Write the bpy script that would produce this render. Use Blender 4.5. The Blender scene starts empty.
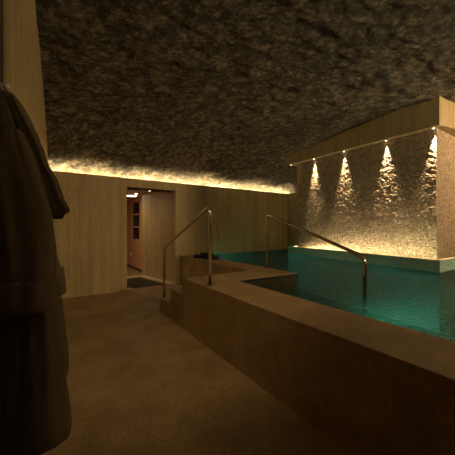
import bpy, bmesh, math, random
from mathutils import Vector, noise
random.seed(4)
C = bpy.context.scene.collection
PI = math.pi

# ------------------------------------------------------------------ helpers
def link(name, bm, mats, parent=None, smooth=False, loc=None):
    me = bpy.data.meshes.new(name)
    bm.normal_update()
    bm.to_mesh(me); bm.free()
    if not isinstance(mats, (list, tuple)): mats = [mats]
    for m in mats: me.materials.append(m)
    if smooth:
        for p in me.polygons: p.use_smooth = True
    o = bpy.data.objects.new(name, me); C.objects.link(o)
    if parent is not None:
        o.parent = parent
        o.location = -Vector(parent.location)
    return o

def tag(o, label=None, cat=None, group=None, kind=None):
    if label: o['label'] = label
    if cat: o['category'] = cat
    if group: o['group'] = group
    if kind: o['kind'] = kind
    return o

def empty(name, loc):
    o = bpy.data.objects.new(name, None); C.objects.link(o); o.location = loc
    o.empty_display_size = .1
    return o

def box(bm, x0, x1, y0, y1, z0, z1, mi=0):
    vs = [bm.verts.new((x, y, z)) for z in (z0, z1) for x, y in ((x0, y0), (x1, y0), (x1, y1), (x0, y1))]
    for f in ((3, 2, 1, 0), (4, 5, 6, 7), (0, 1, 5, 4), (1, 2, 6, 5), (2, 3, 7, 6), (3, 0, 4, 7)):
        fc = bm.faces.new([vs[i] for i in f]); fc.material_index = mi

def prism(bm, pts, z0, z1, mi=0):
    """pts counter-clockwise seen from above; z1 may be a list"""
    n = len(pts)
    zt = z1 if isinstance(z1, (list, tuple)) else [z1] * n
    lo = [bm.verts.new((x, y, z0)) for x, y in pts]
    hi = [bm.verts.new((p[0], p[1], z)) for p, z in zip(pts, zt)]
    f = [bm.faces.new(list(reversed(lo))), bm.faces.new(hi)]
    for i in range(n):
        j = (i + 1) % n
        f.append(bm.faces.new([lo[i], lo[j], hi[j], hi[i]]))
    for q in f: q.material_index = mi
    return f

def bevel(bm, w, seg=2):
    es = [e for e in bm.edges if len(e.link_faces) == 2 and e.calc_face_angle(0) > .5]
    bmesh.ops.bevel(bm, geom=es, offset=w, segments=seg, affect='EDGES', profile=.5)

def smooth_path(pts, rad, seg=8):
    """round the inner corners of a polyline"""
    out = [Vector(pts[0])]
    for i in range(1, len(pts) - 1):
        p, a, b = Vector(pts[i]), Vector(pts[i-1]), Vector(pts[i+1])
        r = min(rad, (a-p).length * .45, (b-p).length * .45)
        s = p + (a-p).normalized() * r; e = p + (b-p).normalized() * r
        for k in range(seg + 1):
            t = k / seg
            out.append(s * (1-t)**2 + p * 2*t*(1-t) + e * t*t)
    out.append(Vector(pts[-1]))
    return out

def tube(bm, path, r, n=20):
    rings = []
    for i, p in enumerate(path):
        d = (path[min(i+1, len(path)-1)] - path[max(i-1, 0)]).normalized()
        up = Vector((1, 0, 0)) if abs(d.x) < .8 else Vector((0, 0, 1))
        a = d.cross(up).normalized(); b = d.cross(a).normalized()
        rings.append([bm.verts.new(p + a*math.cos(2*PI*k/n)*r + b*math.sin(2*PI*k/n)*r) for k in range(n)])
    for i in range(len(rings) - 1):
        for k in range(n):
            bm.faces.new([rings[i][k], rings[i+1][k], rings[i+1][(k+1) % n], rings[i][(k+1) % n]])
    bm.faces.new(rings[0]); bm.faces.new(list(reversed(rings[-1])))

def disc(bm, c, r, z0, z1, n=28):
    prism(bm, [(c[0]+r*math.cos(2*PI*k/n), c[1]+r*math.sin(2*PI*k/n)) for k in range(n)], z0, z1)

# ------------------------------------------------------------------ materials
class NT:
    def __init__(s, name):
        s.m = bpy.data.materials.new(name); s.m.use_nodes = True
        s.t = s.m.node_tree; s.N = s.t.nodes; s.L = s.t.links
        s.b = s.N['Principled BSDF']; s.out = s.N['Material Output']
    def n(s, ty, **k):
        q = s.N.new(ty)
        for a, v in k.items(): setattr(q, a, v)
        return q
    def coord(s, scale=(1, 1, 1), rot=(0, 0, 0)):
        g = s.n('ShaderNodeNewGeometry'); m = s.n('ShaderNodeMapping')
        m.inputs['Scale'].default_value = scale; m.inputs['Rotation'].default_value = rot
        s.L.new(g.outputs['Position'], m.inputs['Vector']); return m.outputs[0]
    def noise(s, vec, sc, det=6, rough=.6, dist=0):
        q = s.n('ShaderNodeTexNoise'); s.L.new(vec, q.inputs['Vector'])
        q.inputs['Scale'].default_value = sc; q.inputs['Detail'].default_value = det
        q.inputs['Roughness'].default_value = rough; q.inputs['Distortion'].default_value = dist
        return q.outputs['Fac']
    def voro(s, vec, sc, feat='F1', rnd=1):
        q = s.n('ShaderNodeTexVoronoi', feature=feat); s.L.new(vec, q.inputs['Vector'])
        q.inputs['Scale'].default_value = sc; q.inputs['Randomness'].default_value = rnd
        return q
    def ramp(s, fac, stops):
        q = s.n('ShaderNodeValToRGB'); s.L.new(fac, q.inputs[0])
        e = q.color_ramp.elements
        while len(e) < len(stops): e.new(.5)
        for i, (p, c) in enumerate(stops):
            e[i].position = p; e[i].color = (*c, 1)
        return q.outputs[0]
    def math(s, op, a, b):
        q = s.n('ShaderNodeMath', operation=op)
        for i, v in enumerate((a, b)):
            if isinstance(v, (int, float)): q.inputs[i].default_value = v
            else: s.L.new(v, q.inputs[i])
        return q.outputs[0]
    def mix(s, f, a, b, mode='MIX'):
        q = s.n('ShaderNodeMix', data_type='RGBA', blend_type=mode)
        if isinstance(f, (int, float)): q.inputs[0].default_value = f
        else: s.L.new(f, q.inputs[0])
        for i, v in ((6, a), (7, b)):
            if isinstance(v, tuple): q.inputs[i].default_value = (*v, 1)
            else: s.L.new(v, q.inputs[i])
        return q.outputs[2]
    def bump(s, h, strength, dist):
        q = s.n('ShaderNodeBump'); q.inputs['Strength'].default_value = strength
        q.inputs['Distance'].default_value = dist; s.L.new(h, q.inputs['Height'])
        s.L.new(q.outputs[0], s.b.inputs['Normal']); return q.outputs[0]
    def base(s, c):
        if isinstance(c, tuple): s.b.inputs['Base Color'].default_value = (*c, 1)
        else: s.L.new(c, s.b.inputs['Base Color'])
    def set(s, **k):
        for a, v in k.items(): s.b.inputs[a.replace('_', ' ')].default_value = v

def travertine(name, c0, c1, c2, rough=.55):
    t = NT(name)
    v = t.coord((1, 1, .035))
    n1 = t.noise(v, 9, 5, .6); n2 = t.noise(t.coord((1, 1, .09)), 55, 4, .65)
    f = t.math('ADD', t.math('MULTIPLY', n1, .55), t.math('MULTIPLY', n2, .45))
    col = t.ramp(f, [(.36, c0), (.5, c1), (.64, c2)])
    pores = t.noise(t.coord((1, 1, .35)), 90, 3, .6)
    pm = t.ramp(pores, [(.36, (.55, .55, .55)), (.44, (1, 1, 1))])
    t.base(t.mix(.7, col, pm, 'MULTIPLY'))
    t.bump(t.math('ADD', f, pores), .35, .004)
    t.set(Roughness=rough); return t.m

M = {}
M['trav'] = travertine('vein_cut_travertine', (.36, .275, .135), (.49, .38, .19), (.60, .48, .27))
M['trav_red_lit'] = travertine('red_lit_travertine', (.46, .24, .13), (.56, .32, .18), (.64, .38, .23))  # reddish passage light put into the stone colour
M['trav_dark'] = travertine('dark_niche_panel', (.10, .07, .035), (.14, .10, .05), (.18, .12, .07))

def stone(name, c0, c1, c2, rough=.4):
    t = NT(name)
    v = t.coord()
    a = t.noise(v, 2.3, 8, .65, .4); b = t.noise(v, 38, 6, .7)
    f = t.math('ADD', t.math('MULTIPLY', a, .5), t.math('MULTIPLY', b, .5))
    col = t.ramp(f, [(.38, c0), (.5, c1), (.62, c2)])
    sp = t.voro(v, 60).outputs['Distance']
    spm = t.ramp(sp, [(.03, (1.3, 1.25, 1.15)), (.08, (1, 1, 1))])
    t.base(t.mix(.5, col, spm, 'MULTIPLY'))
    t.bump(b, .25, .003)
    rr = t.ramp(b, [(.3, (rough-.08,)*3), (.7, (rough+.12,)*3)])
    t.L.new(rr, t.b.inputs['Roughness']); return t.m
M['floor'] = stone('brown_floor_stone', (.20, .127, .058), (.315, .203, .096), (.45, .30, .155), .5)
M['deck'] = stone('brown_deck_stone', (.21, .133, .062), (.32, .208, .100), (.46, .31, .165), .42)
M['pale_stone'] = stone('pale_rim_stone', (.60, .50, .34), (.70, .60, .43), (.78, .68, .50), .4)

# rough rock of the vault
t = NT('chipped_rock_vault')
v = t.coord((1, 1, 1), (0, 0, .5))
w = t.n('ShaderNodeMapping'); w.inputs['Scale'].default_value = (1, 1.3, 1.1); t.L.new(v, w.inputs[0]); v2 = w.outputs[0]
big = t.noise(v, 2.2, 3, .5); mid = t.noise(v2, 7, 8, .72, .25); fine = t.noise(v2, 26, 6, .74, .2)
wob = t.n('ShaderNodeMix', data_type='RGBA'); wob.inputs[0].default_value = .10; t.L.new(v2, wob.inputs[6])
nzc = t.n('ShaderNodeTexNoise'); nzc.inputs['Scale'].default_value = 6; t.L.new(v2, nzc.inputs['Vector']); t.L.new(nzc.outputs['Color'], wob.inputs[7])
vq = t.voro(wob.outputs[2], 17); vor = vq.outputs['Distance']
vs_ = t.n('ShaderNodeSeparateColor'); t.L.new(vq.outputs['Color'], vs_.inputs[0])
f = t.math('ADD', t.math('MULTIPLY', vs_.outputs[0], .10), t.math('ADD', t.math('MULTIPLY', mid, .52), t.math('MULTIPLY', fine, .38)))
col = t.ramp(f, [(.40, (.044, .037, .025)), (.5, (.145, .126, .085)), (.61, (.45, .395, .28))])
t.base(t.mix(.5, col, t.ramp(big, [(.3, (.6, .6, .6)), (.7, (1.25, 1.2, 1.1))]), 'MULTIPLY'))
h = t.math('ADD', t.math('MULTIPLY', mid, .9), t.math('ADD', t.math('MULTIPLY', vs_.outputs[1], .35), t.math('MULTIPLY', fine, .45)))
t.bump(h, 1.0, .13); t.set(Roughness=.85); M['rock'] = t.m

# split-chip stone of the feature block
t = NT('split_chip_stone')
v = t.coord()
vo = t.voro(v, 38); d = vo.outputs['Distance']
cc = t.n('ShaderNodeSeparateColor'); t.L.new(vo.outputs['Color'], cc.inputs[0])
nz = t.noise(v, 60, 5, .7); mid = t.noise(v, 13, 6, .7, .8)
col = t.ramp(cc.outputs[0], [(.0, (.29, .22, .145)), (.45, (.42, .325, .225)), (1, (.66, .53, .385))])
t.base(t.mix(.6, col, t.ramp(nz, [(.35, (.6, .57, .53)), (.6, (1.1, 1.08, 1.05))]), 'MULTIPLY'))
h = t.math('ADD', t.math('MULTIPLY', cc.outputs[1], .55), t.math('ADD', t.math('MULTIPLY', d, -.7), t.math('MULTIPLY', mid, .8)))
t.bump(h, .8, .02); t.set(Roughness=.7); M['chip'] = t.m

# teal mosaic
def mosaic(name, cs):
    t = NT(name)
    v = t.coord()
    vo = t.voro(v, 42, rnd=.25)
    cc = t.n('ShaderNodeSeparateColor'); t.L.new(vo.outputs['Color'], cc.inputs[0])
    t.base(t.ramp(cc.outputs[0], [(0, cs[0]), (.5, cs[1]), (1, cs[2])]))
    t.bump(vo.outputs['Distance'], .3, .004); t.set(Roughness=.25); return t.m
M['basin'] = mosaic('dark_teal_mosaic', ((.10, .26, .21), (.14, .34, .28), (.19, .41, .34)))
M['side_shade'] = mosaic('shaded_pool_sides', ((.04, .06, .05), (.06, .085, .07), (.08, .11, .09)))  # darker mosaic, puts shade into the colour of the pool-side faces
M['tile'] = mosaic('teal_mosaic', ((.36, .66, .57), (.46, .76, .67), (.56, .84, .76)))

# water: fresnel mirror over a tinted clear body, with ripples
t = NT('rippling_water')
t.N.remove(t.b)
v = t.coord((1, 1, 1), (0, 0, .55))
w = t.n('ShaderNodeMapping'); w.inputs['Scale'].default_value = (1, 1.9, 1); t.L.new(v, w.inputs[0])
n1 = t.noise(w.outputs[0], 11, 3, .55, .8); n2 = t.noise(w.outputs[0], 28, 2, .5, .3)
h = t.math('ADD', n1, t.math('MULTIPLY', n2, .35))
b = t.n('ShaderNodeBump'); b.inputs['Strength'].default_value = 1; b.inputs['Distance'].default_value = .06
t.L.new(h, b.inputs['Height'])
fr = t.n('ShaderNodeFresnel'); fr.inputs['IOR'].default_value = 1.33; t.L.new(b.outputs[0], fr.inputs['Normal'])
gl = t.n('ShaderNodeBsdfGlossy'); gl.inputs['Roughness'].default_value = .05; t.L.new(b.outputs[0], gl.inputs['Normal'])
tr = t.n('ShaderNodeBsdfTransparent'); tr.inputs['Color'].default_value = (.6, .85, .78, 1)
rf = t.n('ShaderNodeBsdfRefraction'); rf.inputs['IOR'].default_value = 1.33; rf.inputs['Roughness'].default_value = .03
rf.inputs['Color'].default_value = (.085, .115, .095, 1); t.L.new(b.outputs[0], rf.inputs['Normal'])
m0 = t.n('ShaderNodeMixShader'); m0.inputs[0].default_value = .90; t.L.new(tr.outputs[0], m0.inputs[1]); t.L.new(rf.outputs[0], m0.inputs[2])
mx = t.n('ShaderNodeMixShader'); t.L.new(fr.outputs[0], mx.inputs[0]); t.L.new(m0.outputs[0], mx.inputs[1]); t.L.new(gl.outputs[0], mx.inputs[2])
t.L.new(mx.outputs[0], t.out.inputs['Surface']); M['water'] = t.m

t = NT('polished_steel'); t.base((.80, .74, .66)); t.set(Metallic=1.0, Roughness=.14); M['steel'] = t.m
t = NT('dark_basin_and_shade'); t.base((.05, .045, .04)); t.set(Roughness=.5); M['housing'] = t.m  # basin floor, plus painted shade in shelf niche and along passage wall base
t = NT('white_enamel'); t.base((.85, .83, .78)); t.set(Roughness=.3); M['white'] = t.m
def emit(name, c, s):
    t = NT(name); t.base(c); t.b.inputs['Emission Color'].default_value = (*c, 1); t.b.inputs['Emission Strength'].default_value = s
    return t.m
WARM = (1, .62, .25)
M['led'] = emit('cove_led', (1, .78, .46), 140)
M['led_low'] = emit('plinth_led', (1, .67, .42), 44)
M['lens'] = emit('downlight_lens', (1, .8, .5), 12)
M['tube'] = emit('lit_tube', (1, .84, .66), 9)
M['poollens'] = emit('pool_lamp_lens', (.4, 1, .85), 3)

def cloth(name, c, s=170):
    t = NT(name)
    g = t.n('ShaderNodeNewGeometry')
    sp = t.n('ShaderNodeSeparateXYZ'); t.L.new(g.outputs['Position'], sp.inputs[0])
    a = t.math('SINE', t.math('MULTIPLY', t.math('ADD', sp.outputs[0], sp.outputs[1]), s*4), 0)
    b = t.math('SINE', t.math('MULTIPLY', sp.outputs[2], s*4), 0)
    nz = t.noise(t.coord(), 120, 4, .7)
    t.base(t.mix(.6, c, t.ramp(nz, [(.3, (.6, .6, .6)), (.7, (1.3, 1.3, 1.3))]), 'MULTIPLY'))
    t.bump(t.math('ADD', t.math('MULTIPLY', a, b), nz), .35, .002)
    t.set(Roughness=.95); return t.m
M['robe'] = cloth('waffle_robe_cloth', (.135, .10, .055))
M['towel'] = cloth('black_towel_cloth', (.018, .017, .018))

# ------------------------------------------------------------------ camera
F = 268.8; CAM = Vector((0, 0, 1.4))
th = math.atan2(.555, .832)
fw = Vector((math.sin(th), math.cos(th), 0)); rt = Vector((math.cos(th), -math.sin(th), 0)); up = Vector((0, 0, 1))
cd = bpy.data.cameras.new('camera'); cam = bpy.data.objects.new('camera', cd); C.objects.link(cam)
cam.location = CAM; cam.rotation_euler = (PI/2, 0, -th)
cd.sensor_width = 36; cd.lens = F / 455 * 36; cd.clip_start = .05
bpy.context.scene.camera = cam

# ------------------------------------------------------------------ levels
DK, WZ, CV = .70, .692, 2.5        # deck, water, top of the wall cladding
XR = 9.0                            # far right end of the hall
YB, YF = 6.2, -2.6

# vault profile (Y, z), springing at both sides
prof = [(6.62, 2.30), (6.50, 2.44), (6.34, 2.61), (6.12, 2.80), (5.84, 2.98), (5.45, 3.165), (5.0, 3.32), (4.42, 3.415), (3.7, 3.50), (3.0, 3.555),
        (2.2, 3.58), (1.5, 3.565), (.8, 3.51), (0, 3.40), (-.8, 3.22), (-1.6, 2.95), (-2.2, 2.65), (-2.6, 2.3)]
def vz(y):
    for (a, za), (b, zb) in zip(prof, prof[1:]):
        if b <= y <= a: return za + (zb-za)*(a-y)/(a-b)
    return 2.34
# resample profile evenly
pts = [Vector((0, y, z)) for y, z in prof]
samp = []; step = .035; carry = 0
for a, b in zip(pts, pts[1:]):
    L = (b-a).length; s = carry
    while s < L:
        samp.append(a.lerp(b, s/L)); s += step
    carry = s - L
samp.append(pts[-1])
for _ in range(6): samp = [samp[0]] + [(samp[i-1]+samp[i]*2+samp[i+1])/4 for i in range(1, len(samp)-1)] + [samp[-1]]
bm = bmesh.new(); rows = []
nx = 270; X0 = -.9; X1 = XR + .2
for i in range(nx+1):
    x = X0 + (X1-X0)*i/nx; row = []
    for j, p in enumerate(samp):
        a = samp[min(j+1, len(samp)-1)] - samp[max(j-1, 0)]
        nrm = Vector((0, a.z, -a.y)).normalized()
        q = Vector((x, p.y, p.z))
        e = Vector((q.x*.8, q.y*1.5, q.z*1.5))
        d = .030*noise.noise(q*1.7) + .026*noise.noise(e*5) + .026*abs(noise.noise(e*10+Vector((5, 1, 2))))
        row.append(bm.verts.new(q + nrm*d))
    rows.append(row)
for i in range(nx):
    for j in range(len(samp)-1):
        bm.faces.new([rows[i][j], rows[i][j+1], rows[i+1][j+1], rows[i+1][j]])
bmesh.ops.recalc_face_normals(bm, faces=bm.faces)
o = link('ceiling', bm, M['rock'], smooth=True); tag(o, kind='structure', label='dark rough chipped rock vault over the pool room')

# floor (pool area left open under the water)
bm = bmesh.new(); box(bm, -.9, 1.6, YF, 6.32, -.12, 0); box(bm, 1.6, 2.8, 3.3, 6.32, -.12, 0)
o = link('floor', bm, M['floor']); tag(o, kind='structure', label='brown mottled stone floor')
bm = bmesh.new(); box(bm, .4, 2.75, 6.32, 11, -.45, -.001)
# corridor floor, opened for the foot basin by building it around
bm.free(); bm = bmesh.new(); BX0, BX1, BY0, BY1 = .95, 2.9, 6.32, 7.92
box(bm, .4, BX0, 6.32, 11, -.12, -.001); box(bm, BX0, 3.0, BY1, 11, -.12, -.001); 
o = link('floor', bm, M['floor']); o.name = 'floor_corridor'; tag(o, kind='structure', label='brown floor of the passage behind the doorway')

# back wall with doorway
DX0, DX1, DH = 1.455, 2.60, 2.31
XC = 6.51
bm = bmesh.new()
box(bm, -.3, DX0, YB, 6.32, 0, CV); box(bm, DX1, XC+.02, YB, 6.32, 0, CV); box(bm, DX0, DX1, YB, 6.32, DH, CV)
o = link('wall_back', bm, M['trav']); tag(o, kind='structure', label='vertically veined beige stone wall with lit cove on top')
# trough of the cove
bm = bmesh.new(); box(bm, -.3, XC+.5, 6.322, 6.6, 2.38, 2.40)
o = link('trim_1', bm, M['trav']); tag(o, kind='structure', label='cove ledge behind the wall top')
bm = bmesh.new(); box(bm, -.02, XC+.3, 6.345, 6.375, 2.403, 2.425)
o = link('led_strip', bm, M['led']); tag(o, 'warm glowing light strip in the cove above the beige back wall', 'light strip')

# return wall at the right end of the back wall
bm = bmesh.new(); box(bm, XC, XC+.12, 3.2, YB, -.5, CV); box(bm, XC+.12, XC+.6, YB, 6.32, -.5, CV)
o = link('wall_return', bm, M['trav']); tag(o, kind='structure', label='narrow beige wall return beside the stone block')

# left wall (slightly off square) ending at the niche
bm = bmesh.new()
prism(bm, [(-.155, 1.55), (-.01, 6.2), (-.16, 6.2), (-.9, 6.2), (-.9, 1.55)], 0, 3.75)
o = link('wall_left', bm, M['trav']); tag(o, kind='structure', label='beige stone wall meeting the vault at left')
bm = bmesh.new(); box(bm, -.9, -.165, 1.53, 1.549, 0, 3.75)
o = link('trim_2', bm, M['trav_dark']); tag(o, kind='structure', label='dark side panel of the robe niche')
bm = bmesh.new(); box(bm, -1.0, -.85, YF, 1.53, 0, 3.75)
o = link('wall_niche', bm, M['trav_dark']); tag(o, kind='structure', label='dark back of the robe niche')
bm = bmesh.new(); box(bm, -1.0, XR+.2, YF-.15, YF, -.5, 2.6)
o = link('wall_front', bm, M['trav']); tag(o, kind='structure', label='wall behind the camera')
bm = bmesh.new(); box(bm, XR, XR+.15, YF, 6.6, -.5, 3.75)
o = link('wall_right', bm, M['trav']); tag(o, kind='structure', label='far right wall of the pool hall')

# ------------------------------------------------------------------ deck, steps and pool
deck = [(1.55, YF), (2.08, YF), (2.08, 2.87), (3.19, 2.84), (3.19, YB), (2.72, YB), (2.72, 3.44), (1.55, 3.44)]
bm = bmesh.new(); fs = prism(bm, deck, -.5, DK)
bm.normal_update()
for f in bm.faces:
    c = f.calc_center_median(); n = f.normal
    if abs(n.z) < .3 and (abs(c.x-2.08) < .01 or (c.x > 2.1 and abs(c.y-2.855) < .02) or abs(c.x-3.19) < .01): f.material_index = 1
bevel(bm, .006, 2)
o = link('pool_deck', bm, [M['deck'], M['side_shade']]); tag(o, 'raised brown stone pool surround with a peninsula between the two water areas', 'pool deck', kind='structure')
bm = bmesh.new(); box(bm, 1.55, 2.715, 3.445, 3.87, .001, .467); box(bm, 1.55, 2.715, 3.87, 4.33, .001, .233)
bevel(bm, .005, 2)
o = link('stone_steps', bm, M['deck']); tag(o, 'two brown stone steps climbing to the pool deck in front of the doorway', 'steps', kind='structure')

bm = bmesh.new(); PF = -.25
box(bm, 2.08, XR, YF, YB, PF-.1, PF)
box(bm, 3.19, XC, YB-.03, YB-.001, PF, WZ-.002)
box(bm, XC-.03, XC-.001, 5.3, YB-.03, PF, WZ-.002)
o = link('pool_basin', bm, M['basin']); tag(o, 'teal tiled basin under the water', 'pool', kind='structure')

# plinth in the water around the block
P2, P1 = Vector((5.08, 1.65)), Vector((5.55, 5.29))
PT = .88
bm = bmesh.new()
prism(bm, [(P2.x, P2.y), (XR, P2.y), (XR, 5.29), (P1.x, P1.y)], PF, PT-.06)
o_pl = bm
d = (P1-P2).normalized(); nn = Vector((d.y, -d.x))      # inward
def lip(bm, a, b, n, w, z0, z1):
    prism(bm, [(a.x, a.y), (a.x+n.x*w, a.y+n.y*w), (b.x+n.x*w, b.y+n.y*w), (b.x, b.y)], z0, z1)
block = empty('feature_block', (5.54, 1.845, PF))
tag(block, 'big stone clad block rising from the pool with overhanging beige fascia', 'stone block', kind='structure')
plinth = link('plinth', bm, M['tile'], block); plinth['label'] = 'teal mosaic plinth'
bm = bmesh.new()
lip(bm, P2, P1, nn, .05, PT-.06, PT)
lip(bm, Vector((XR, P2.y)), Vector((P2.x+.05, P2.y)), Vector((0, 1)), .05, PT-.06, PT)
bmesh.ops.recalc_face_normals(bm, faces=bm.faces)
o = link('plinth_lip', bm, [M['tile']], block)
bm = bmesh.new()
for (a, b, n_) in ((P2, P1, nn), (Vector((XR, P2.y)), P2, Vector((0, 1)))):
    lip(bm, a-n_*.006, b-n_*.006, n_, .062, PT, PT+.008)
bmesh.ops.recalc_face_normals(bm, faces=bm.faces)
o = link('coping_edge', bm, M['pale_stone'], block); o['label'] = 'thin pale stone edging'
bm = bmesh.new(); lip(bm, P1+Vector((.05, 0)), Vector((6.5, P1.y)), Vector((0, -1)), .05, PT-.06, PT); bmesh.ops.recalc_face_normals(bm, faces=bm.faces)
link('plinth_lip', bm, [M['tile']], block)
bm = bmesh.new(); box(bm, 5.68, 6.42, 5.19, 5.21, PT-.058, PT-.04)
o = link('led_strip', bm, M['led_low']); tag(o, 'hidden light strip on the far side of the plinth facing the back wall', 'light strip')
bm = bmesh.new(); a = P2 + nn*.06 + d*.12; b = P1 + nn*.06 - d*.55
lip(bm, a, b, nn, .02, PT-.058, PT-.04)
bmesh.ops.recalc_face_normals(bm, faces=bm.faces)
o = link('led_strip', bm, M['led_low']); tag(o, 'hidden light strip washing the stone block from the plinth below', 'light strip')

# clad faces with real relief
BXw, BY0w, BY1w, SZ = 5.54, 1.845, 4.94, 3.13
def relief(bm, o0, du, dv, nu, nv, nrm, seed):
    g = []
    for i in range(nu+1):
        r = []
        for j in range(nv+1):
            p = o0 + du*(i/nu) + dv*(j/nv)
            edge = min(1, min(i, nu-i)/2)
            h = .005*noise.noise(p*9+Vector((seed, 0, 0))) + .007*noise.noise(p*21) + .006*noise.noise(p*45)
            r.append(bm.verts.new(p + nrm*(h*edge*.9)))
        g.append(r)
    for i in range(nu):
        for j in range(nv):
            bm.faces.new([g[i][j], g[i+1][j], g[i+1][j+1], g[i][j+1]])
bm = bmesh.new()
z0 = PT-.06
relief(bm, Vector((BXw, BY0w, z0)), Vector((0, BY1w-BY0w, 0)), Vector((0, 0, SZ-z0)), 170, 125, Vector((-1, 0, 0)), 1)
relief(bm, Vector((BXw, BY0w, z0)), Vector((2.2, 0, 0)), Vector((0, 0, SZ-z0)), 110, 125, Vector((0, -1, 0)), 3)
relief(bm, Vector((BXw, BY1w, z0)), Vector((1.0, 0, 0)), Vector((0, 0, SZ-z0)), 50, 125, Vector((0, 1, 0)), 5)
box(bm, BXw+.02, XR, BY0w+.02, BY1w-.02, z0, SZ)
bmesh.ops.remove_doubles(bm, verts=bm.verts, dist=.0002)
bmesh.ops.recalc_face_normals(bm, faces=bm.faces)
o = link('stone_cladding', bm, M['chip'], block, smooth=False); o['label'] = 'rough split stone cladding'

# fascia following the vault
FX, FY0, FY1, FB = 5.40, 1.76, 5.20, 3.11
bm = bmesh.new(); n = 40
outline = [(FX, FY1 + (FY0-FY1)*k/n) for k in range(n+1)] + [(7.2, 1.50), (7.2, FY1)]
tops = [vz(y) + .03 for x, y in outline]
tops[-2] = vz(1.5)+.03; tops[-1] = vz(FY1)+.03
prism(bm, outline, FB, tops)
# soffit board
o = link('fascia', bm, M['trav'], block); o['label'] = 'smooth beige stone fascia under the vault'
bm = bmesh.new()
for k in range(1):
    lip(bm, Vector((FX-.004, FY0-.004)), Vector((FX-.004, FY1+.004)), Vector((1, 0)), .14, FB-.006, FB)
bmesh.ops.recalc_face_normals(bm, faces=bm.faces)
link('soffit_edge', bm, M['trav'], block)

# water
bm = bmesh.new()
wp = [(2.08, YF), (XR, YF), (XR, P2.y), (P2.x, P2.y), (P1.x, P1.y), (XC-.03, P1.y), (XC-.03, YB-.03), (3.19, YB-.03), (3.19, 2.84), (2.08, 2.87)]
bm.faces.new([bm.verts.new((x, y, WZ)) for x, y in wp])
o = link('pool_water', bm, M['water']); tag(o, 'teal rippling pool water around the stone block and deck', 'water', kind='stuff')

# underwater lamps
def pool_lamp(loc, aim, e, label, size=75):
    root = empty('pool_lamp', loc); tag(root, label, 'pool lamp', 'underwater lamps')
    ax = Vector(aim).normalized()
    bm = bmesh.new()
    a = Vector(loc)
    tube(bm, [a + ax*.0, a + ax*.02], .09, 24)
    link('bezel', bm, M['steel'], root)
    bm = bmesh.new(); tube(bm, [a + ax*.0205, a + ax*.024], .07, 24)
    link('lens', bm, M['poollens'], root)
    l = bpy.data.lights.new('pool_light', 'SPOT'); l.energy = e; l.color = (.30, 1, .78); l.spot_size = math.radians(size); l.spot_blend = .8; l.shadow_soft_size = .06
    lo = bpy.data.objects.new('pool_light', l); C.objects.link(lo); lo.location = a + ax*.12
    lo.rotation_euler = ax.to_track_quat('-Z', 'Y').to_euler()
pool_lamp((2.085, 1.25, .30), (1, .20, -.42), 430, 'underwater lamp in the near pool wall under the front coping', 52)
pool_lamp((3.195, 4.1, .30), (1, -.10, .24), 26, 'underwater lamp beneath the peninsula edge near the middle of the peninsula', 130)

pool_lamp((3.195, 5.35, .35), (1, .45, 0), 36, 'underwater lamp at the far end of the peninsula by the back wall', 120)
# ------------------------------------------------------------------ handrails
def handrail(name, path, feet, label):
    root = empty(name, feet[0]); tag(root, label, 'handrail')
    bm = bmesh.new(); tube(bm, smooth_path(path, .10), .021)
    link('rail', bm, M['steel'], root, smooth=True)
    for f in feet:
        bm = bmesh.new(); disc(bm, f, .046, f[2], f[2]+.012)
        link('floor_flange', bm, M['steel'], root)
handrail('handrail', [(1.61, 2.79, DK+.002), (1.61, 2.79, 1.655), (1.595, 4.28, 1.06), (1.595, 4.28, .235)],
         [(1.61, 2.79, DK+.001), (1.595, 4.28, .2335)], 'steel handrail beside the steps, left of the two, both feet on stone')
handrail('handrail', [(3.11, 3.45, DK+.002), (3.11, 3.45, 1.63), (2.84, 1.59, 1.08), (2.84, 1.59, PF+.001)],
         [(3.11, 3.45, DK+.001), (2.84, 1.59, PF+.0005)], 'steel handrail on the peninsula sloping down into the pool water')

# ------------------------------------------------------------------ black towels
def towel(cx, cy, z, lx, ly, h, ang, label, folds=3):
    bm = bmesh.new(); t_ = h/folds
    for k in range(folds):
        s = .012*math.sin(k*2.1)
        b2 = bmesh.new(); box(b2, -lx/2+s, lx/2+s*.5, -ly/2, ly/2, k*t_+.0005, (k+1)*t_-.0005); bevel(b2, t_*.42, 3)
        me = bpy.data.meshes.new('tmp'); b2.to_mesh(me); b2.free(); bm.from_mesh(me); bpy.data.meshes.remove(me)
    # wrap-round fold edge
    b2 = bmesh.new(); box(b2, -lx/2-.012, -lx/2+.02, -ly/2, ly/2, .001, h); bevel(b2, .014, 3)
    me = bpy.data.meshes.new('tmp'); b2.to_mesh(me); b2.free(); bm.from_mesh(me); bpy.data.meshes.remove(me)
    bmesh.ops.rotate(bm, verts=bm.verts, matrix=__import__('mathutils').Matrix.Rotation(ang, 3, 'Z'))
    bmesh.ops.translate(bm, verts=bm.verts, vec=(cx, cy, z))
    o = link('folded_towel', bm, M['towel'], smooth=True); tag(o, label, 'towel', 'folded black towels by the pool')
towel(2.98, 5.60, DK+.001, .28, .30, .055, -.5, 'folded black towel lying flat on the deck, lower left of the stack')
towel(3.06, 5.18, DK+.001, .26, .30, .06, -.6, 'folded black towel on the deck at the water side of the stack')
towel(3.03, 5.38, DK+.063, .28, .36, .05, -.45, 'folded black towel resting on top of the other two')

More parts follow.
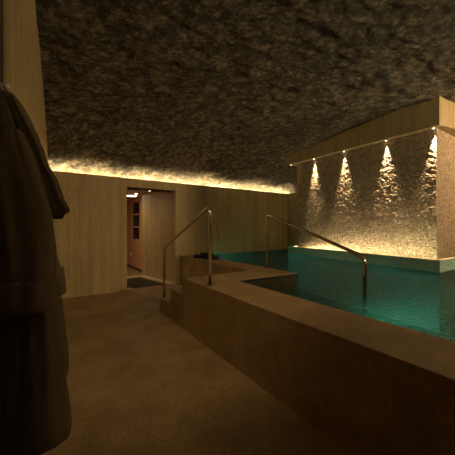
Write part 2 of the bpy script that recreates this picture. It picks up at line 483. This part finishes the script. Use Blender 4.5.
# ------------------------------------------------------------------ downlights in the soffit
YS = [1.87, 2.655, 3.555, 4.37, 5.12]
names = ['at the near corner of the fascia', 'second from the near corner, over the second streak', 'third from the near corner, over the middle of the block',
         'fourth from the near corner, over the last streak', 'at the far end of the fascia beside the back wall']
for i, y in enumerate(YS):
    z = FB-.006
    root = empty('downlight', (5.495, y, z)); tag(root, 'small round soffit downlight ' + names[i], 'downlight', 'soffit downlights')
    bm = bmesh.new(); disc(bm, (5.495, y), .022, z-.006, z-.0005); link('bezel', bm, M['steel'], root)
    bm = bmesh.new(); disc(bm, (5.495, y), .012, z-.009, z-.0062); link('lens', bm, M['lens'], root)
    l = bpy.data.lights.new('spot', 'SPOT'); l.energy = 420 if i < 4 else 3; l.color = (1, .72, .40)
    l.spot_size = math.radians(32); l.spot_blend = 1; l.shadow_soft_size = .008
    lo = bpy.data.objects.new('spot', l); C.objects.link(lo); lo.location = (5.507, y, z-.012)
    lo.rotation_euler = Vector((.0, 0, -1)).to_track_quat('-Z', 'Y').to_euler()

# ------------------------------------------------------------------ passage behind the doorway
CH = 2.36
bm = bmesh.new()
prism(bm, [(2.64, 6.322), (3.3, 6.322), (3.3, 7.98), (2.30, 7.98)], -.12, CH)
o = link('wall_passage', bm, M['trav']); tag(o, kind='structure', label='beige veined wall seen through the doorway')
NX = 2.43
bm = bmesh.new()
box(bm, NX, NX+.35, 7.98, 8.68, 0, CH); box(bm, NX, NX+.35, 9.50, 11, 0, CH)
box(bm, NX, NX+.35, 8.68, 9.50, 0, 1.0); box(bm, NX, NX+.35, 8.68, 9.50, 2.24, CH); box(bm, NX+.3, NX+.35, 8.68, 9.50, 1, 2.24)
o = link('wall_passage_end', bm, M['trav_red_lit']); tag(o, kind='structure', label='wall painted with reddish light, with shelf niche deep in the passage')
root = empty('shelf_unit', (NX+.02, 9.09, 1.0)); tag(root, 'tall built in niche with shelves on the reddish-lit passage wall', 'shelf')
bm = bmesh.new(); box(bm, NX+.26, NX+.299, 8.69, 9.49, 1.002, 2.238); box(bm, NX+.002, NX+.26, 9.47, 9.499, 1.002, 1.399); box(bm, NX+.002, NX+.26, 9.47, 9.499, 1.436, 1.819); box(bm, NX+.002, NX+.26, 9.47, 9.499, 1.856, 2.238); link('back_panel', bm, M['housing'], root)  # dark panels put the shade of the niche cells into colour
for z in (1.40, 1.82):
    bm = bmesh.new(); box(bm, NX-.01, NX+.259, 8.682, 9.499, z, z+.035); link('shelf', bm, M['trav_red_lit'], root)
for y0 in (8.64, 9.50):
    bm = bmesh.new(); box(bm, NX-.018, NX-.001, y0, y0+.04, .98, 2.26); link('side_trim', bm, M['trav_red_lit'], root)
bm = bmesh.new(); box(bm, NX-.02, NX-.001, 9.7, 9.82, .42, .52); bevel(bm, .004)
o = link('wall_plate', bm, M['white']); tag(o, 'small pale wall plate low on the reddish-lit passage wall', 'wall plate')
bm = bmesh.new(); box(bm, NX-.015, NX-.001, 8.0, 11, 0, .07)  # dark strip painting in the shadow gap at the wall base
o = link('shadow_gap_passage', bm, M['housing']); tag(o, kind='structure')
bm = bmesh.new(); box(bm, .35, 3.3, 6.322, 11, CH, CH+.015)
o = link('ceiling_passage', bm, M['trav']); tag(o, kind='structure')
bm = bmesh.new(); box(bm, .3, .4, 6.322, 11, -.12, CH); box(bm, .3, 3.3, 11, 11.1, 0, CH)
o = link('wall_passage_left', bm, M['trav_red_lit']); tag(o, kind='structure')
# passage ceiling lights
root = empty('ceiling_light', (2.04, 8.1, CH-.03)); tag(root, 'bright linear ceiling light in the passage above the shelf niche', 'ceiling light')
bm = bmesh.new(); box(bm, 1.75, 2.16, 8.03, 8.17, CH-.035, CH-.001); link('housing', bm, M['white'], root)
bm = bmesh.new(); box(bm, 1.76, 2.15, 8.04, 8.16, CH-.05, CH-.036); link('diffuser', bm, M['tube'], root)
for (x, y, lab, e) in ((2.06, 7.72, 'round passage downlight beside the bright linear light', 5), (2.175, 6.85, 'single small downlight in the passage ceiling near the doorway', 4)):
    root = empty('downlight', (x, y, CH)); tag(root, lab, 'downlight')
    bm = bmesh.new(); disc(bm, (x, y), .05, CH-.01, CH-.001); link('bezel', bm, M['steel'], root)
    bm = bmesh.new(); disc(bm, (x, y), .035, CH-.016, CH-.0105); link('lens', bm, M['lens'], root)
    l = bpy.data.lights.new('spot', 'SPOT'); l.energy = e; l.color = (1, .70, .40); l.spot_size = math.radians(110); l.spot_blend = 1; l.shadow_soft_size = .08
    lo = bpy.data.objects.new('spot', l); C.objects.link(lo); lo.location = (x, y, CH-.03)

l = bpy.data.lights.new('passage_fill', 'AREA'); l.size = .5; l.energy = 13; l.color = (1, .78, .44)  # area fill added behind the left jamb to brighten the passage
lo = bpy.data.objects.new('passage_fill', l); C.objects.link(lo); lo.location = (.9, 8.2, CH-.02)
# foot basin in the doorway
root = empty('foot_basin', (1.9, 7.0, -.12)); tag(root, 'shallow sunken foot basin of water with pale rim inside the doorway', 'foot basin')
def inner(y): return 2.64 - (y-6.322)*.205
bm = bmesh.new()
prism(bm, [(BX0, 6.322), (inner(6.322)-.003, 6.322), (inner(BY1)-.003, BY1), (BX0, BY1)], -.30, -.25)
link('basin_floor', bm, M['housing'], root)
w_ = .13
bm = bmesh.new()
prism(bm, [(BX0, BY1-w_), (inner(BY1-w_)-.003, BY1-w_), (inner(BY1)-.003, BY1), (BX0, BY1)], -.25, .01)
prism(bm, [(inner(6.33)-.003-w_, 6.33), (inner(6.33)-.003, 6.33), (inner(BY1-w_)-.004, BY1-w_), (inner(BY1-w_)-.004-w_, BY1-w_)], -.25, .01)
prism(bm, [(BX0, 6.33), (1.62, 6.33), (1.56, 6.42), (BX0, 6.45)], -.25, .01)
link('rim', bm, M['pale_stone'], root)
bm = bmesh.new(); bm.faces.new([bm.verts.new(p) for p in ((BX0, 6.325, -.03), (2.51, 6.325, -.03), (2.24, BY1-w_, -.03), (BX0, BY1-w_, -.03))])
link('basin_water', bm, M['water'], root)

# ------------------------------------------------------------------ robe on its hook
def px(u, v, dd): return CAM + fw*dd + rt*((u-227.5)/F*dd) + up*((227.5-v)/F*dd)
DR = 1.02
def loft(bm, secs, n=56, folds=7, amp=.05, seed=0., cap=True):
    """secs: (v, uL, uR, depth, half thickness)"""
    # densify
    dense = []
    for a, b in zip(secs, secs[1:]):
        m = max(1, int(abs(b[0]-a[0])/6))
        for k in range(m):
            t_ = k/m; dense.append([a[i]+(b[i]-a[i])*t_ for i in range(5)])
    dense.append(list(secs[-1]))
    rings = []
    for s in dense:
        v_, uL, uR, dd, ht = s
        c = px((uL+uR)/2, v_, dd); a = (uR-uL)/2/F*dd; ring = []
        for k in range(n):
            an = 2*PI*k/n
            rr = 1 + amp*math.sin(folds*an + seed + v_*.012) + amp*.6*math.sin((folds*2+1)*an + seed*2 - v_*.02) + amp*1.2*noise.noise(Vector((math.cos(an)*2+seed, math.sin(an)*2, v_*.03)))
            rr += amp*.9*noise.noise(Vector((math.cos(an)*5+seed*3, math.sin(an)*5, v_*.07+an)))
            rr = min(rr, 1.06)
            ring.append(bm.verts.new(c + rt*(a*math.cos(an)*rr) + fw*(ht*math.sin(an)*(rr + amp*1.5*math.sin(folds*an*1.0+1.3+seed)))))
        rings.append(ring)
    for i in range(len(rings)-1):
        for k in range(n):
            bm.faces.new([rings[i][k], rings[i][(k+1) % n], rings[i+1][(k+1) % n], rings[i+1][k]])
    if cap: bm.faces.new(rings[0]); bm.faces.new(list(reversed(rings[-1])))
    bmesh.ops.recalc_face_normals(bm, faces=bm.faces)
robe = empty('bathrobe', px(20, 440, DR)); tag(robe, 'grey brown waffle bathrobe hanging from a hook at the left edge', 'bathrobe')
bm = bmesh.new()
loft(bm, [(93, 2, 12, 1.08, .02), (104, -12, 20, 1.08, .05), (120, -28, 28, 1.08, .08), (145, -34, 39, 1.08, .10), (170, -36, 46, 1.08, .11), (215, -36, 49, 1.08, .11), (260, -34, 50, 1.08, .11), (318, -34, 55, 1.09, .10)], folds=6, amp=.06)
link('bodice', bm, M['robe'], robe, True)
bm = bmesh.new()
loft(bm, [(300, 26, 59, 1.06, .06), (330, 27, 62, 1.06, .07), (358, 28, 65, 1.05, .075), (376, 28, 65, 1.05, .075), (382, 28, 62.5, 1.05, .075), (410, 28, 66, 1.05, .08), (430, 29, 68.5, 1.05, .08), (438, 29, 67, 1.045, .075), (446, 30, 52, 1.035, .055), (451, 31, 38, 1.03, .03)], folds=4, amp=.035, seed=2)
link('skirt_panel', bm, M['robe'], robe, True)
bm = bmesh.new()
loft(bm, [(305, 4, 34, 1.03, .03), (380, 5, 36, 1.03, .035), (470, 8, 38, 1.03, .035)], folds=4, amp=.08, seed=4)
link('back_panel', bm, M['robe'], robe, True)
bm = bmesh.new()
loft(bm, [(300, -50, 3, 1.05, .06), (350, -52, 3.5, 1.05, .07), (400, -54, 8, 1.05, .075), (470, -56, 13, 1.04, .08)], folds=4, amp=.04, seed=5)
link('skirt_panel', bm, M['robe'], robe, True)
# near sleeve with turned cuff
bm = bmesh.new()
loft(bm, [(130, 8, 20, .97, .03), (150, 0, 30, .95, .05), (185, -4, 42, .93, .06), (215, -2, 50, .92, .065), (250, 2, 53, .91, .065), (286, 4, 53, .90, .06)], folds=4, amp=.06, seed=1)
link('sleeve', bm, M['robe'], robe, True)
bm = bmesh.new()
loft(bm, [(279, 1, 53, .90, .066), (281, -3, 54, .90, .073), (298, -6, 53.5, .90, .075), (307, -8, 53, .90, .075), (311, -6, 47, .90, .065)], folds=4, amp=.04, seed=1)
link('cuff', bm, M['robe'], robe, True)
# shawl collar / lapel flap standing off the shoulder
bm = bmesh.new()
loft(bm, [(96, 5, 13, 1.0, .012), (112, 12, 23, 1.0, .016), (130, 18, 33, 1.0, .02), (150, 25, 43, 1.0, .022), (165, 30, 47.5, 1.0, .022), (180, 36, 57, 1.0, .02), (186, 38, 59, 1.0, .02), (200, 42, 64, 1.0, .018), (208, 45, 69, 1.0, .014), (212, 46, 69.5, 1.0, .012), (214, 47, 65, 1.0, .011), (219, 49, 62, 1.0, .008)], folds=5, amp=.09, seed=3)
link('lapel', bm, M['robe'], robe, True)
# far sleeve with cuff
bm = bmesh.new()
loft(bm, [(236, 40, 50, 1.22, .03), (252, 42, 54, 1.22, .04), (272, 44, 60.5, 1.22, .045)], folds=3, amp=.04, seed=6)
link('sleeve', bm, M['robe'], robe, True)
bm = bmesh.new()
loft(bm, [(268, 43, 62.5, 1.22, .05), (284, 43, 64.5, 1.22, .052), (293, 44, 65, 1.22, .05), (297, 46, 60, 1.22, .04)], folds=3, amp=.03, seed=6.4)
link('cuff', bm, M['robe'], robe, True)

hk = px(7, 87, 1.12)
root = empty('coat_hook', hk); tag(root, 'small shiny hook on the niche side holding the bathrobe', 'hook')
bm = bmesh.new(); tube(bm, smooth_path([(hk.x-.03, 1.528, hk.z+.02), (hk.x-.03, 1.45, hk.z-.03), (hk.x-.01, hk.y+.02, hk.z-.04), (hk.x, hk.y, hk.z)], .03), .007, 12)
link('hook_arm', bm, M['steel'], root, True)
bm = bmesh.new(); bmesh.ops.create_uvsphere(bm, u_segments=16, v_segments=10, radius=.012); bmesh.ops.translate(bm, verts=bm.verts, vec=hk)
link('knob', bm, M['white'], root, True)
bm = bmesh.new(); tube(bm, [Vector((hk.x-.03, 1.5295, hk.z+.02)), Vector((hk.x-.03, 1.522, hk.z+.02))], .025, 20)
link('mounting_plate', bm, M['steel'], root)

# ------------------------------------------------------------------ unseen fill lamps added out of the frame (above and behind the camera)
def lamp(loc, e, size, aim, col=(1, .66, .34)):
    l = bpy.data.lights.new('fill_lamp', 'AREA'); l.shape = 'DISK'; l.size = size; l.energy = e; l.color = col; l.spread = math.radians(130)  # disk fill light without a fixture
    lo = bpy.data.objects.new('fill_lamp', l); C.objects.link(lo); lo.location = loc
    lo.rotation_euler = (Vector(aim)-Vector(loc)).to_track_quat('-Z', 'Y').to_euler()
l = bpy.data.lights.new('fill_spot', 'SPOT'); l.energy = 125; l.color = (1, .78, .42); l.spot_size = math.radians(75); l.spot_blend = 1; l.shadow_soft_size = .15  # unseen spot added to brighten floor and deck front
lo = bpy.data.objects.new('fill_spot', l); C.objects.link(lo); lo.location = (.9, .3, 3.2)
lo.rotation_euler = (Vector((1.1, 4.4, 0))-Vector(lo.location)).to_track_quat('-Z', 'Y').to_euler()
# added fill strip with a ledge made for it, unseen behind the camera
bm = bmesh.new(); box(bm, -.84, XR-.01, YF+.001, -2.16, 2.24, 2.28); box(bm, -.84, XR-.01, -2.19, -2.16, 2.281, 2.33)
o = link('trim_3', bm, M['trav']); tag(o, kind='structure', label='added ledge under the unseen fill strip on the opposite wall')
l = bpy.data.lights.new('fill_strip', 'AREA'); l.shape = 'RECTANGLE'; l.size = 8.6; l.size_y = .06; l.energy = 190; l.color = (1, .81, .48)
lo = bpy.data.objects.new('fill_strip', l); C.objects.link(lo); lo.location = (4.1, -2.25, 2.31)
lo.rotation_euler = Vector((0, .8, .6)).to_track_quat('-Z', 'Y').to_euler()
lamp((7.4, -1.2, 2.95), 85, .5, (6.2, 1.5, 3.1), (1, .66, .34))  # added fill for the right side of the fascia
w = bpy.data.worlds.new('world'); bpy.context.scene.world = w; w.use_nodes = True
w.node_tree.nodes['Background'].inputs[0].default_value = (.02, .015, .008, 1)

sc = bpy.context.scene
sc.view_settings.view_transform = 'Standard'; sc.view_settings.look = 'None'
sc.view_settings.exposure = 0; sc.view_settings.gamma = 1
